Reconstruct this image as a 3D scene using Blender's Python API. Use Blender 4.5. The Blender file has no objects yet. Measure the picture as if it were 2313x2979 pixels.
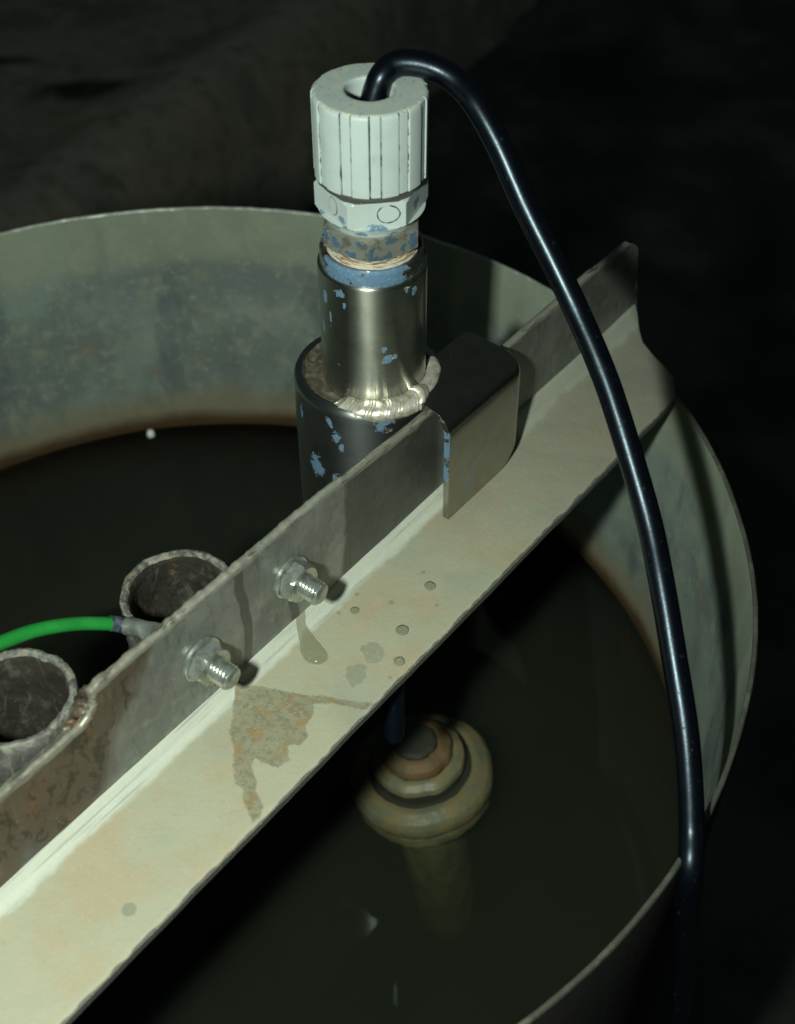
import bpy, bmesh, math, random
from mathutils import Vector, noise
R = math.radians
sc = bpy.context.scene
UP = 1000.0                      # the photographer's lens is 1 m above the floor (all sizes below in mm)

# ---------------------------------------------------------------- camera
cd = bpy.data.cameras.new('camera'); cam = bpy.data.objects.new('camera', cd)
sc.collection.objects.link(cam); sc.camera = cam
cam.location = (0, 0, UP / 1000); cam.rotation_euler = (R(45), 0, 0)
cd.sensor_fit = 'HORIZONTAL'; cd.sensor_width = 36; cd.lens = 57.84
cd.clip_start = 0.01; cd.clip_end = 60
cd.dof.use_dof = True; cd.dof.focus_distance = 0.415; cd.dof.aperture_fstop = 17

# ---------------------------------------------------------------- world: an unlit night-dark place
w = bpy.data.worlds.new('World'); sc.world = w; w.use_nodes = True
bg = w.node_tree.nodes['Background']; bg.inputs[0].default_value = (0.65, 1.0, 0.95, 1); bg.inputs[1].default_value = 0.024

# ---------------------------------------------------------------- the camera's flash, left of the lens
fl = bpy.data.lights.new('flash_lamp', 'AREA'); fo = bpy.data.objects.new('flash_lamp', fl)
sc.collection.objects.link(fo)
fl.shape = 'RECTANGLE'; fl.size = 0.016; fl.size_y = 0.024; fl.energy = 2.0; fl.color = (0.88, 1.0, 0.90)
fo.location = (-0.077, -0.007, UP / 1000 - 0.008)
tgt = Vector((0.0, 0.30, (UP - 300) / 1000)); fo.rotation_euler = (tgt - fo.location).to_track_quat('-Z', 'Y').to_euler()

sc.view_settings.view_transform = 'Standard'; sc.view_settings.look = 'None'
sc.view_settings.exposure = 0; sc.view_settings.gamma = 1
cy = sc.cycles
cy.max_bounces = 8; cy.diffuse_bounces = 3; cy.glossy_bounces = 5; cy.transparent_max_bounces = 16; cy.volume_bounces = 0
cy.use_denoising = True; cy.caustics_reflective = False; cy.caustics_refractive = False

# ================================================================ helpers
def mm(p): return Vector((p[0], p[1], p[2] + UP)) * 0.001
ROOT = {}
def thing(name, label, cat, at, group=None):
    o = bpy.data.objects.new(name, None); sc.collection.objects.link(o)
    o.empty_display_size = 0.01; o.location = mm(at); ROOT[o.name] = mm(at)
    o['label'] = label; o['category'] = cat
    if group: o['group'] = group
    return o
def link(name, me, mt, parent=None, at=None, smooth=35):
    """me has its vertices in world millimetres"""
    org = ROOT[parent.name] if parent else (mm(at) if at else Vector((0, 0, 0)))
    for v in me.vertices: v.co = Vector((v.co.x, v.co.y, v.co.z + UP)) * 0.001 - org
    for p in me.polygons: p.use_smooth = smooth is not None
    if smooth is not None: me.set_sharp_from_angle(angle=R(smooth))
    me.materials.append(mt)
    o = bpy.data.objects.new(name, me); sc.collection.objects.link(o)
    if parent: o.parent = parent
    else: o.location = org; ROOT[o.name] = org
    return o
def tag(o, label=None, cat=None, group=None, kind=None):
    for k, v in (('label', label), ('category', cat), ('group', group), ('kind', kind)):
        if v: o[k] = v
    return o
def mesh(vs, fs, attrs=None):
    me = bpy.data.meshes.new('m'); me.from_pydata([tuple(v) for v in vs], [], fs); me.update()
    for k, vals in (attrs or {}).items():
        a = me.attributes.new(k, 'FLOAT', 'POINT'); a.data.foreach_set('value', vals)
    return me
def recalc(me):
    bm = bmesh.new(); bm.from_mesh(me); bmesh.ops.recalc_face_normals(bm, faces=bm.faces[:]); bm.to_mesh(me); bm.free(); return me
def lathe(prof, seg=128, c=(0, 0), rf=None, cap0=False, cap1=False, th0=0.0, th1=360.0, attrs=None, tf=None):
    """prof: (r, z) list from the top down; rf(theta_deg, r, z) -> r ; attrs {name: f(theta, z, r)} ; theta 0 looks at -y, +90 at +x"""
    full = abs(th1 - th0 - 360) < 1e-6; n = seg if full else seg + 1
    vs, fs, av = [], [], {k: [] for k in (attrs or {})}
    for (r, z) in prof:
        for i in range(n):
            th = th0 + (th1 - th0) * i / seg
            rr = rf(th, r, z) if rf else r
            vs.append(Vector((c[0] + rr * math.sin(R(th)), c[1] - rr * math.cos(R(th)), z)))
            for k, f in (attrs or {}).items(): av[k].append(f(th, z, r))
    for j in range(len(prof) - 1):
        for i in range(seg):
            a = j * n + i; b = j * n + (i + 1) % n if full else a + 1
            fs.append((a, b, b + n, a + n))
    if cap0: fs.append(tuple(range(n))[::-1])
    if cap1: fs.append(tuple(range((len(prof) - 1) * n, len(prof) * n)))
    if tf: vs = [tf(v) for v in vs]
    return recalc(mesh(vs, fs, av))
def dens(prof, step):
    out = [prof[0]]
    for a, b in zip(prof, prof[1:]):
        k = max(1, int(math.hypot(b[0] - a[0], b[1] - a[1]) / step))
        out += [(a[0] + (b[0] - a[0]) * i / k, a[1] + (b[1] - a[1]) * i / k) for i in range(1, k + 1)]
    return out
def spline(pts, n):
    out = []; P = [pts[0]] + list(pts) + [pts[-1]]
    for i in range(1, len(P) - 2):
        a, b, c_, d = (Vector(x) for x in P[i - 1:i + 3])
        for k in range(n):
            t = k / n
            out.append(0.5 * ((2 * b) + (c_ - a) * t + (2 * a - 5 * b + 4 * c_ - d) * t * t + (3 * b - a - 3 * c_ + d) * t ** 3))
    out.append(Vector(pts[-1])); return out
def tube(path, r, seg=32, caps=True, rfun=None):
    vs, fs = [], []; up = Vector((0.3, 0.2, 1)).normalized(); n = len(path)
    prev = None
    for i, p in enumerate(path):
        t = (path[min(i + 1, n - 1)] - path[max(i - 1, 0)]).normalized()
        u = (up - t * up.dot(t)).normalized() if prev is None else (prev - t * prev.dot(t)).normalized(); prev = u
        v = t.cross(u)
        rr = rfun(i / (n - 1)) if rfun else r
        for k in range(seg):
            a = 2 * math.pi * k / seg; vs.append(p + (u * math.cos(a) + v * math.sin(a)) * rr)
    for i in range(n - 1):
        for k in range(seg):
            a = i * seg + k; b = i * seg + (k + 1) % seg; fs.append((a, b, b + seg, a + seg))
    if caps: fs += [tuple(range(seg))[::-1], tuple(range((n - 1) * seg, n * seg))]
    return recalc(mesh(vs, fs))
def ss(a, b, x):
    t = max(0.0, min(1.0, (x - a) / (b - a))); return t * t * (3 - 2 * t)
def nz(x, y, z=0, s=1.0): return noise.noise(Vector((x * s, y * s, z * s)))
def fbm(x, y, z=0, s=1.0): return noise.fractal(Vector((x * s, y * s, z * s)), 1.0, 2.0, 4)

# ---------------------------------------------------------------- material builder
class Mat:
    def __init__(s, name, base, rough=0.5, metal=0.0, **kw):
        s.m = bpy.data.materials.new(name); s.m.use_nodes = True; s.t = s.m.node_tree; s.N = s.t.nodes
        s.b = s.N['Principled BSDF']; s.col = s.rgb(base); s.ro = s.val(rough); s.me = s.val(metal); s.bump_out = None
        for k, v in kw.items(): s.b.inputs[k.replace('_', ' ')].default_value = v
        s.tc = s.N.new('ShaderNodeTexCoord').outputs['Object']
    def rgb(s, c):
        n = s.N.new('ShaderNodeRGB'); n.outputs[0].default_value = (*c, 1); return n.outputs[0]
    def val(s, v):
        n = s.N.new('ShaderNodeValue'); n.outputs[0].default_value = v; return n.outputs[0]
    def L(s, a, b): s.t.links.new(a, b)
    def noise(s, sc_mm, detail=4, rough=0.55, stretch=(1, 1, 1), rot=(0, 0, 0), dist=0.0):
        """sc_mm: feature size in millimetres"""
        mp = s.N.new('ShaderNodeMapping'); k = 1000.0 / sc_mm
        mp.vector_type = 'POINT'
        mp.inputs['Scale'].default_value = (k / stretch[0], k / stretch[1], k / stretch[2])
        src = s.tc
        if any(rot):
            m0 = s.N.new('ShaderNodeMapping'); m0.inputs['Rotation'].default_value = rot; s.L(src, m0.inputs[0]); src = m0.outputs[0]
        s.L(src, mp.inputs[0])
        n = s.N.new('ShaderNodeTexNoise'); n.inputs['Scale'].default_value = 1; n.inputs['Detail'].default_value = detail
        n.inputs['Roughness'].default_value = rough; n.inputs['Distortion'].default_value = dist
        s.L(mp.outputs[0], n.inputs['Vector']); return n.outputs['Fac']
    def ramp(s, fac, a, b, lo=0.0, hi=1.0):
        n = s.N.new('ShaderNodeMapRange'); n.interpolation_type = 'SMOOTHSTEP'
        for i, v in enumerate((a, b, lo, hi)): n.inputs[i + 1].default_value = v
        s.L(fac, n.inputs[0]); return n.outputs[0]
    def math(s, op, a, b=None):
        n = s.N.new('ShaderNodeMath'); n.operation = op
        for i, v in enumerate((a, b)):
            if v is None: continue
            if isinstance(v, (int, float)): n.inputs[i].default_value = v
            else: s.L(v, n.inputs[i])
        return n.outputs[0]
    def attr(s, name):
        n = s.N.new('ShaderNodeAttribute'); n.attribute_name = name; return n.outputs['Fac']
    def sep(s, axis):
        n = s.N.new('ShaderNodeSeparateXYZ'); s.L(s.tc, n.inputs[0]); return n.outputs[axis]
    def mix(s, fac, c, amt=1.0):
        n = s.N.new('ShaderNodeMix'); n.data_type = 'RGBA'
        f = s.math('MULTIPLY', fac, amt) if amt != 1 else fac
        s.L(f, n.inputs[0]); s.L(s.col, n.inputs[6])
        if isinstance(c, tuple): n.inputs[7].default_value = (*c, 1)
        else: s.L(c, n.inputs[7])
        s.col = n.outputs[2]; return s
    def mixv(s, which, fac, v):
        n = s.N.new('ShaderNodeMix'); n.data_type = 'FLOAT'; s.L(fac, n.inputs[0]); s.L(getattr(s, which), n.inputs[2]); n.inputs[3].default_value = v
        setattr(s, which, n.outputs[0]); return s
    def bump(s, h, dist_mm, strength=1.0):
        n = s.N.new('ShaderNodeBump'); n.inputs['Strength'].default_value = strength; n.inputs['Distance'].default_value = dist_mm * 0.001
        s.L(h, n.inputs['Height'])
        if s.bump_out: s.L(s.bump_out, n.inputs['Normal'])
        s.bump_out = n.outputs[0]; return s
    def aniso(s, amt, axis='Z'):
        n = s.N.new('ShaderNodeTangent'); n.direction_type = 'RADIAL'; n.axis = axis
        s.b.inputs['Anisotropic'].default_value = amt; s.b.inputs['Anisotropic Rotation'].default_value = 0.25; s.L(n.outputs[0], s.b.inputs['Tangent']); return s
    def done(s):
        s.L(s.col, s.b.inputs['Base Color']); s.L(s.ro, s.b.inputs['Roughness']); s.L(s.me, s.b.inputs['Metallic'])
        if s.bump_out: s.L(s.bump_out, s.b.inputs['Normal'])
        return s.m

# ---------------------------------------------------------------- materials
BLUE = (0.12, 0.22, 0.33)
def m_cream():
    m = Mat('cream_scaled_steel', (0.42, 0.41, 0.29), 0.62)
    m.mix(m.ramp(m.noise(26, 5, 0.6), 0.42, 0.62), (0.46, 0.345, 0.205), 0.55)
    m.mix(m.ramp(m.noise(9, 5, 0.6), 0.48, 0.7), (0.52, 0.41, 0.28), 0.35)
    m.mix(m.ramp(m.noise(40, 4, 0.5), 0.5, 0.66), (0.36, 0.39, 0.30), 0.7)
    m.mix(m.ramp(m.noise(1.6, 3, 0.6), 0.60, 0.75), (0.33, 0.30, 0.22), 0.45)
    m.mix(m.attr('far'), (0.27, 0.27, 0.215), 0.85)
    m.mix(m.attr('pale'), (0.60, 0.62, 0.52), 0.9)
    scr = m.ramp(m.noise(1.5, 5, 0.7, stretch=(30, 1, 1), rot=(0, 0, -R(51.85))), 0.50, 0.66)
    m.mix(m.math('MULTIPLY', scr, m.attr('pale')), (0.34, 0.35, 0.30), 0.8)
    br = m.ramp(m.math('ADD', m.attr('brown'), m.math('MULTIPLY', m.math('SUBTRACT', m.noise(3.0, 4, 0.65), 0.5), 1.1)), 0.30, 0.62)
    m.mix(br, (0.255, 0.235, 0.15), 0.75)
    m.mix(m.math('MULTIPLY', br, m.ramp(m.noise(2.0, 5, 0.7), 0.45, 0.62)), (0.17, 0.155, 0.09), 0.6)
    m.mix(m.math('MULTIPLY', br, m.ramp(m.noise(4.5, 4, 0.6), 0.5, 0.62)), (0.32, 0.20, 0.075), 0.6)
    wet = m.ramp(m.math('ADD', m.attr('wet'), m.math('MULTIPLY', m.math('SUBTRACT', m.noise(1.6, 4, 0.65), 0.5), 0.5)), 0.36, 0.60)
    m.mix(wet, (0.30, 0.30, 0.215), 0.9).mixv('ro', wet, 0.18)
    m.mix(m.ramp(m.attr('edge'), 0.3, 0.8), (0.09, 0.09, 0.08), 0.9)
    m.mix(m.ramp(m.noise(0.9, 4, 0.7), 0.56, 0.70), (0.50, 0.48, 0.37), 0.5)
    m.bump(m.noise(1.3, 3, 0.6), 0.18, 0.6).bump(m.noise(14, 2, 0.5), 0.3, 0.4)
    return m.done()
def m_galv():
    m = Mat('dull_steel_plate', (0.19, 0.195, 0.175), 0.45, 0.3)
    m.mix(m.ramp(m.noise(22, 5, 0.6), 0.40, 0.62), (0.30, 0.31, 0.275), 0.8)
    m.mix(m.ramp(m.noise(6, 5, 0.65), 0.5, 0.7), (0.37, 0.37, 0.32), 0.5)
    m.mix(m.ramp(m.noise(2.0, 4, 0.6, stretch=(1, 1, 6)), 0.54, 0.72), (0.085, 0.08, 0.065), 0.45)
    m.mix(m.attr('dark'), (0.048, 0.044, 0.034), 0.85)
    rust = m.ramp(m.math('ADD', m.attr('rust'), m.math('SUBTRACT', m.noise(12, 5, 0.65, stretch=(1, 1, 2.5)), 0.5)), 0.35, 0.75)
    m.mix(rust, (0.105, 0.07, 0.045), 0.9)
    m.mix(m.math('MULTIPLY', rust, m.ramp(m.noise(7, 4, 0.6, stretch=(1, 1, 3)), 0.55, 0.7)), (0.21, 0.10, 0.045), 0.75)
    m.mix(m.math('MULTIPLY', rust, m.ramp(m.noise(16, 3, 0.6, stretch=(1, 1, 3)), 0.53, 0.7)), (0.13, 0.145, 0.15), 0.7)
    m.mix(m.math('MULTIPLY', rust, m.ramp(m.noise(5, 6, 0.7, stretch=(1, 1, 2), dist=0.7), 0.50, 0.60)), (0.030, 0.022, 0.014), 0.75)
    m.mix(m.math('MULTIPLY', rust, m.ramp(m.noise(18, 5, 0.7, stretch=(1, 1, 2)), 0.54, 0.62)), (0.19, 0.155, 0.10), 0.6)
    m.mix(m.ramp(m.attr('wetv'), 0.4, 0.6), (0.085, 0.08, 0.062), 0.8)
    m.mix(m.ramp(m.noise(1.1, 3, 0.6), 0.66, 0.74), (0.42, 0.42, 0.36), 0.5)
    lip = m.ramp(m.math('ADD', m.attr('lip'), m.math('MULTIPLY', m.math('SUBTRACT', m.noise(2.6, 4, 0.6, stretch=(5, 1, 1), rot=(0, 0, -R(51.85))), 0.5), 2.2)), 0.45, 0.85)
    m.mix(lip, (0.36, 0.35, 0.28), 0.75)
    m.mix(m.math('MULTIPLY', m.attr('lip'), m.ramp(m.noise(1.4, 5, 0.7, stretch=(8, 1, 1), rot=(0, 0, -R(51.85))), 0.5, 0.62)), (0.06, 0.05, 0.035), 0.75)
    m.bump(m.noise(1.5, 4, 0.6), 0.12, 0.6).bump(m.noise(9, 3, 0.5), 0.35, 0.5)
    return m.done()
def m_steel(name, col, rough, an=0.0, paint=True, dirt=None, brush=(10, 10, 0.25)):
    m = Mat(name, col, rough, 1.0)
    m.mix(m.ramp(m.noise(7, 4, 0.6), 0.45, 0.7), tuple(c * 0.62 for c in col), 0.7)
    br = m.noise(1.0, 3, 0.6, stretch=brush)
    m.mix(m.ramp(br, 0.35, 0.7), tuple(c * 0.75 for c in col), 0.5)
    if dirt:
        d = m.ramp(m.noise(3.2, 5, 0.65), dirt, dirt + 0.14)
        m.mix(d, (0.12, 0.10, 0.065), 0.85).mixv('ro', d, 0.75).mixv('me', d, 0.2)
    if paint:
        p = m.ramp(m.math('ADD', m.attr('paint'), m.math('MULTIPLY', m.math('SUBTRACT', m.noise(3.4, 6, 0.72, dist=0.6), 0.5), 2.6)), 0.46, 0.56)
        m.mix(m.ramp(m.noise(1.2, 4, 0.7), 0.3, 0.55), tuple(c * 1.06 for c in col), 0.3)
        pb = m.math('MULTIPLY', p, m.ramp(m.noise(0.9, 4, 0.7), 0.30, 0.46, 0.55, 1.0))
        m.mix(pb, BLUE).mixv('ro', p, 0.55).mixv('me', p, 0.0); m.bump(p, 0.12, 0.9)
    if an: m.aniso(an)
    m.b.inputs['Coat Weight'].default_value = 0.55; m.b.inputs['Coat Roughness'].default_value = 0.13; m.b.inputs['Coat IOR'].default_value = 1.9
    m.bump(br, 0.012, 0.6)
    return m.done()
def m_plastic():
    m = Mat('pale_grey_plastic', (0.50, 0.575, 0.545), 0.38, Specular_IOR_Level=0.5)
    m.mix(m.ramp(m.noise(9, 4, 0.6), 0.45, 0.75), (0.44, 0.495, 0.46), 0.6)
    m.mix(m.math('MULTIPLY', m.attr('top'), m.ramp(m.noise(2.4, 5, 0.7), 0.50, 0.62)), (0.62, 0.63, 0.45), 0.8)
    m.mix(m.math('MULTIPLY', m.attr('top'), m.ramp(m.noise(1.6, 5, 0.7), 0.58, 0.66)), (0.20, 0.18, 0.12), 0.6)
    m.mix(m.ramp(m.noise(0.8, 3, 0.6, stretch=(1, 1, 3)), 0.67, 0.75), (0.2, 0.19, 0.15), 0.5)
    g = m.ramp(m.math('ADD', m.attr('groove'), m.math('MULTIPLY', m.math('SUBTRACT', m.noise(3.5, 3, 0.6), 0.5), 1.6)), 0.42, 0.62)
    m.mix(g, (0.045, 0.038, 0.027), 0.9)
    p = m.ramp(m.math('ADD', m.attr('paint'), m.math('MULTIPLY', m.math('SUBTRACT', m.noise(2.8, 6, 0.72, dist=0.5), 0.5), 2.2)), 0.44, 0.56)
    m.mix(p, BLUE, 0.85)
    m.bump(m.noise(0.7, 3, 0.6), 0.04, 0.4)
    return m.done()
def simple(name, base, rough, metal=0.0, b2=None, s2=5, bumpd=0.1, bs=1.0, **kw):
    m = Mat(name, base, rough, metal, **kw)
    if b2: m.mix(m.ramp(m.noise(s2, 5, 0.62), 0.42, 0.66), b2, 0.85)
    m.bump(m.noise(bs, 4, 0.6), bumpd, 0.6); return m.done()
def m_drum():
    m = Mat('spangled_galvanised_sheet', (0.28, 0.345, 0.30), 0.6, 0.15)
    m.mix(m.ramp(m.noise(60, 5, 0.6), 0.42, 0.60), (0.19, 0.225, 0.21), 0.8)
    m.mix(m.ramp(m.noise(16, 5, 0.65), 0.46, 0.64), (0.38, 0.40, 0.30), 0.55)
    m.mix(m.ramp(m.noise(24, 4, 0.6, stretch=(1, 1, 3)), 0.54, 0.66), (0.13, 0.155, 0.155), 0.6)
    m.mix(m.ramp(m.noise(4.0, 4, 0.7), 0.56, 0.66), (0.44, 0.47, 0.38), 0.4)
    m.mix(m.ramp(m.noise(2.6, 4, 0.7), 0.58, 0.68), (0.14, 0.15, 0.14), 0.35)
    m.mix(m.ramp(m.noise(30, 2, 0.5), 0.66, 0.72), (0.36, 0.26, 0.15), 0.3)
    z = m.math('MULTIPLY', m.sep(2), 1000.0)               # mm above the foot of the tank
    zn = m.math('ADD', z, m.math('MULTIPLY', m.math('SUBTRACT', m.noise(45, 4, 0.6), 0.5), 16.0))
    m.mix(m.ramp(zn, RIMZ - 36, RIMZ - 24), (0.38, 0.41, 0.29), 0.6)
    m.mix(m.ramp(m.noise(60, 4, 0.6, stretch=(1, 1, 6)), 0.53, 0.66), (0.13, 0.15, 0.14), 0.45)
    lo = m.ramp(zn, LIQZ + 34, LIQZ + 8)
    m.mix(lo, (0.30, 0.25, 0.15), 0.85)
    zs = m.math('ADD', z, m.math('MULTIPLY', m.math('SUBTRACT', m.noise(20, 4, 0.6), 0.5), 7.0))
    m.mix(m.ramp(zs, LIQZ + 13, LIQZ + 2), (0.070, 0.036, 0.010), 0.95)
    m.mix(m.ramp(z, LIQZ + 1, LIQZ - 6), (0.025, 0.020, 0.010), 1.0)
    m.bump(m.noise(2.5, 4, 0.6), 0.15, 0.5).bump(m.noise(60, 2, 0.5), 2.0, 0.3)
    return m.done()
FOOT = -1000.0; RIM = -323.4; LIQ = -457.2; RIMZ = RIM - FOOT; LIQZ = LIQ - FOOT

M_cream, M_galv, M_drum, M_plastic = m_cream(), m_galv(), m_drum(), m_plastic()
M_tube = m_steel('turned_stainless', (0.66, 0.68, 0.59), 0.34, 0.8, True)
M_collar = m_steel('dark_polished_stainless', (0.50, 0.53, 0.51), 0.34, 0.7, True)
M_bracket = m_steel('bracket_stainless', (0.36, 0.33, 0.285), 0.30, 0.0, True, None, (9, 9, 2))
def m_nut():
    m = Mat('painted_dull_nut', (0.36, 0.36, 0.30), 0.34, 0.5)
    m.mix(m.ramp(m.noise(3, 4, 0.6), 0.45, 0.65), (0.15, 0.135, 0.10), 0.8)
    m.mix(m.ramp(m.noise(1.2, 4, 0.6), 0.58, 0.68), (0.36, 0.34, 0.27), 0.6)
    p = m.ramp(m.math('ADD', m.attr('paint'), m.math('MULTIPLY', m.math('SUBTRACT', m.noise(3.0, 6, 0.75), 0.5), 2.8)), 0.38, 0.55)
    m.mix(p, BLUE, 0.85); m.bump(p, 0.12, 0.6); return m.done()
M_hexnut = m_nut()
M_recess = simple('weld_soot', (0.10, 0.085, 0.06), 0.5, 0.3, (0.22, 0.19, 0.14), 2.5, 0.3, 1.2)
M_weld = simple('bright_weld', (0.85, 0.80, 0.68), 0.30, 0.55, (0.55, 0.45, 0.32), 2, 0.12, 0.7)
M_zinc = simple('zinc_plated_steel', (0.62, 0.66, 0.60), 0.28, 0.8, (0.36, 0.37, 0.32), 3, 0.05, 0.6)
def m_tape():
    m = Mat('old_thread_tape', (0.58, 0.52, 0.40), 0.5)
    m.mix(m.ramp(m.noise(0.7, 3, 0.6, stretch=(10, 10, 0.8)), 0.5, 0.58), (0.30, 0.17, 0.075), 0.85)
    m.mix(m.ramp(m.noise(1.0, 3, 0.6, stretch=(7, 7, 0.5)), 0.56, 0.64), (0.06, 0.05, 0.035), 0.8)
    m.mix(m.ramp(m.noise(4, 3, 0.6), 0.55, 0.66), (0.16, 0.22, 0.26), 0.6)
    m.bump(m.noise(0.8, 3, 0.6, stretch=(10, 10, 0.6)), 0.4, 0.8); return m.done()
M_tape = m_tape()
def m_pipe(name, base, crust, k):
    m = Mat(name, base, 0.55, 0.2)
    m.mix(m.ramp(m.noise(9, 5, 0.65), 0.42, 0.62), tuple(c * 0.55 for c in base), 0.8)
    m.mix(m.ramp(m.noise(5, 6, 0.72, stretch=(1, 1, 2.2), dist=0.8), 0.50, 0.66), crust, k)
    m.mix(m.ramp(m.noise(7, 5, 0.65), 0.60, 0.70), (0.27, 0.15, 0.08), 0.5)
    m.mix(m.math('MULTIPLY', m.attr('mouth'), m.ramp(m.noise(3, 6, 0.7), 0.42, 0.60)), (0.36, 0.35, 0.28), 0.75)
    m.mix(m.math('MULTIPLY', m.attr('mouth'), m.ramp(m.noise(6, 5, 0.7), 0.56, 0.66)), (0.30, 0.19, 0.10), 0.7)
    m.bump(m.noise(3.5, 6, 0.7), 0.7, 0.8); return m.done()
M_pipe = m_pipe('scaled_pipe', (0.13, 0.13, 0.115), (0.30, 0.30, 0.25), 0.7)
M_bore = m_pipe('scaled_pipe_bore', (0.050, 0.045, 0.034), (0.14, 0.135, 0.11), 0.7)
def m_cable():
    m = Mat('black_rubber_sheath', (0.0014, 0.002, 0.004), 0.30, 0.0, Specular_IOR_Level=0.48, Specular_Tint=(0.68, 0.86, 1, 1))
    m.mixv('ro', m.ramp(m.noise(14, 5, 0.7), 0.45, 0.70), 0.36)
    sc_ = m.ramp(m.noise(2.2, 5, 0.75, stretch=(1, 1, 4)), 0.60, 0.70)
    m.mix(sc_, (0.012, 0.015, 0.018), 0.8).mixv('ro', sc_, 0.6)
    m.mix(m.ramp(m.noise(0.9, 3, 0.6), 0.70, 0.76), (0.06, 0.065, 0.065), 0.7)
    m.bump(m.noise(1.2, 4, 0.65), 0.05, 0.7).bump(m.noise(22, 3, 0.5), 0.5, 0.4)
    return m.done()
M_cable = m_cable()
M_green = simple('green_wire_sheath', (0.015, 0.22, 0.035), 0.35, 0.0, (0.025, 0.29, 0.05), 20, 0.02, 2)
M_sleeve = simple('dark_blue_sleeve', (0.02, 0.035, 0.065), 0.4, 0.0, (0.12, 0.13, 0.13), 1.5)
M_sheen = simple('glossy_black_rod', (0.004, 0.007, 0.014), 0.35, 0.0, None, 5, 0.03, 1.0, Specular_IOR_Level=0.6, Specular_Tint=(0.5, 0.75, 1, 1))
M_blackpl = simple('black_plastic', (0.012, 0.014, 0.017), 0.4)
M_float = simple('cream_scaled_plastic', (0.36, 0.29, 0.15), 0.42, 0.0, (0.22, 0.24, 0.18), 8, 0.6, 3)
M_mud = simple('olive_scaled_plastic', (0.36, 0.34, 0.17), 0.7, 0.0, (0.20, 0.19, 0.10), 9, 0.5, 3)
M_orange = simple('rusty_orange_ring', (0.23, 0.135, 0.06), 0.6, 0.0, (0.14, 0.125, 0.07), 7, 0.3, 3)
M_groove = simple('dark_groove', (0.045, 0.045, 0.03), 0.7)  # flat dark colour for the groove and top boss
def m_rim():
    m = Mat('rim_edge_metal', (0.52, 0.55, 0.47), 0.4, 0.3)
    m.mix(m.ramp(m.noise(5, 5, 0.62), 0.45, 0.62), (0.80, 0.83, 0.72), 0.85)
    m.mix(m.attr('front_dark'), (0.075, 0.075, 0.058), 0.95)  # rim colour goes darker towards the front
    m.mix(m.math('MULTIPLY', m.attr('front_dark'), m.ramp(m.noise(7, 5, 0.65), 0.5, 0.66)), (0.17, 0.17, 0.13), 0.8)
    m.bump(m.noise(2, 4, 0.6), 0.2, 0.6); return m.done()
M_rim = m_rim()
M_outer = simple('tarred_outside', (0.010, 0.009, 0.007), 0.8, 0.0, (0.022, 0.018, 0.012), 40, 0.3, 3)
M_highlight = simple('white_highlight_bubble', (0.95, 0.95, 0.90), 0.2)

def m_liquid():
    m = bpy.data.materials.new('murky_liquid'); m.use_nodes = True; t = m.node_tree; N = t.nodes
    N.remove(N['Principled BSDF']); out = N['Material Output']
    tr = N.new('ShaderNodeBsdfTransparent'); gl = N.new('ShaderNodeBsdfGlossy'); gl.inputs['Roughness'].default_value = 0.03
    fr = N.new('ShaderNodeFresnel'); fr.inputs['IOR'].default_value = 1.33; mx = N.new('ShaderNodeMixShader')
    tc = N.new('ShaderNodeTexCoord'); ns = N.new('ShaderNodeTexNoise'); ns.inputs['Scale'].default_value = 22; ns.inputs['Detail'].default_value = 2
    bp = N.new('ShaderNodeBump'); bp.inputs['Strength'].default_value = 0.25; bp.inputs['Distance'].default_value = 0.0006
    L = t.links.new
    L(tc.outputs['Object'], ns.inputs['Vector']); L(ns.outputs['Fac'], bp.inputs['Height'])
    L(bp.outputs[0], gl.inputs['Normal']); L(bp.outputs[0], fr.inputs['Normal'])
    L(fr.outputs[0], mx.inputs[0]); L(tr.outputs[0], mx.inputs[1]); L(gl.outputs[0], mx.inputs[2]); L(mx.outputs[0], out.inputs['Surface'])
    ab = N.new('ShaderNodeVolumeAbsorption'); ab.inputs['Density'].default_value = 11; ab.inputs['Color'].default_value = (0.30, 0.34, 0.16, 1)
    sv = N.new('ShaderNodeVolumeScatter'); sv.inputs['Density'].default_value = 1.35; sv.inputs['Color'].default_value = (0.88, 1.0, 0.78, 1)
    ad = N.new('ShaderNodeAddShader'); L(ab.outputs[0], ad.inputs[0]); L(sv.outputs[0], ad.inputs[1]); L(ad.outputs[0], out.inputs['Volume'])
    return m
M_liquid = m_liquid()
def m_drop():
    m = bpy.data.materials.new('clear_water_drop'); m.use_nodes = True; t = m.node_tree; N = t.nodes
    N.remove(N['Principled BSDF']); out = N['Material Output']
    tr = N.new('ShaderNodeBsdfTransparent'); tr.inputs[0].default_value = (0.95, 0.95, 0.91, 1)
    gl = N.new('ShaderNodeBsdfGlossy'); gl.inputs['Roughness'].default_value = 0.07
    fr = N.new('ShaderNodeFresnel'); fr.inputs['IOR'].default_value = 1.15; mx = N.new('ShaderNodeMixShader'); L = t.links.new
    ma = N.new('ShaderNodeMath'); ma.operation = 'MAXIMUM'; ma.inputs[1].default_value = 0.035
    L(fr.outputs[0], ma.inputs[0]); L(ma.outputs[0], mx.inputs[0]); L(tr.outputs[0], mx.inputs[1]); L(gl.outputs[0], mx.inputs[2]); L(mx.outputs[0], out.inputs['Surface'])
    return m
M_drop = m_drop()
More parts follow.
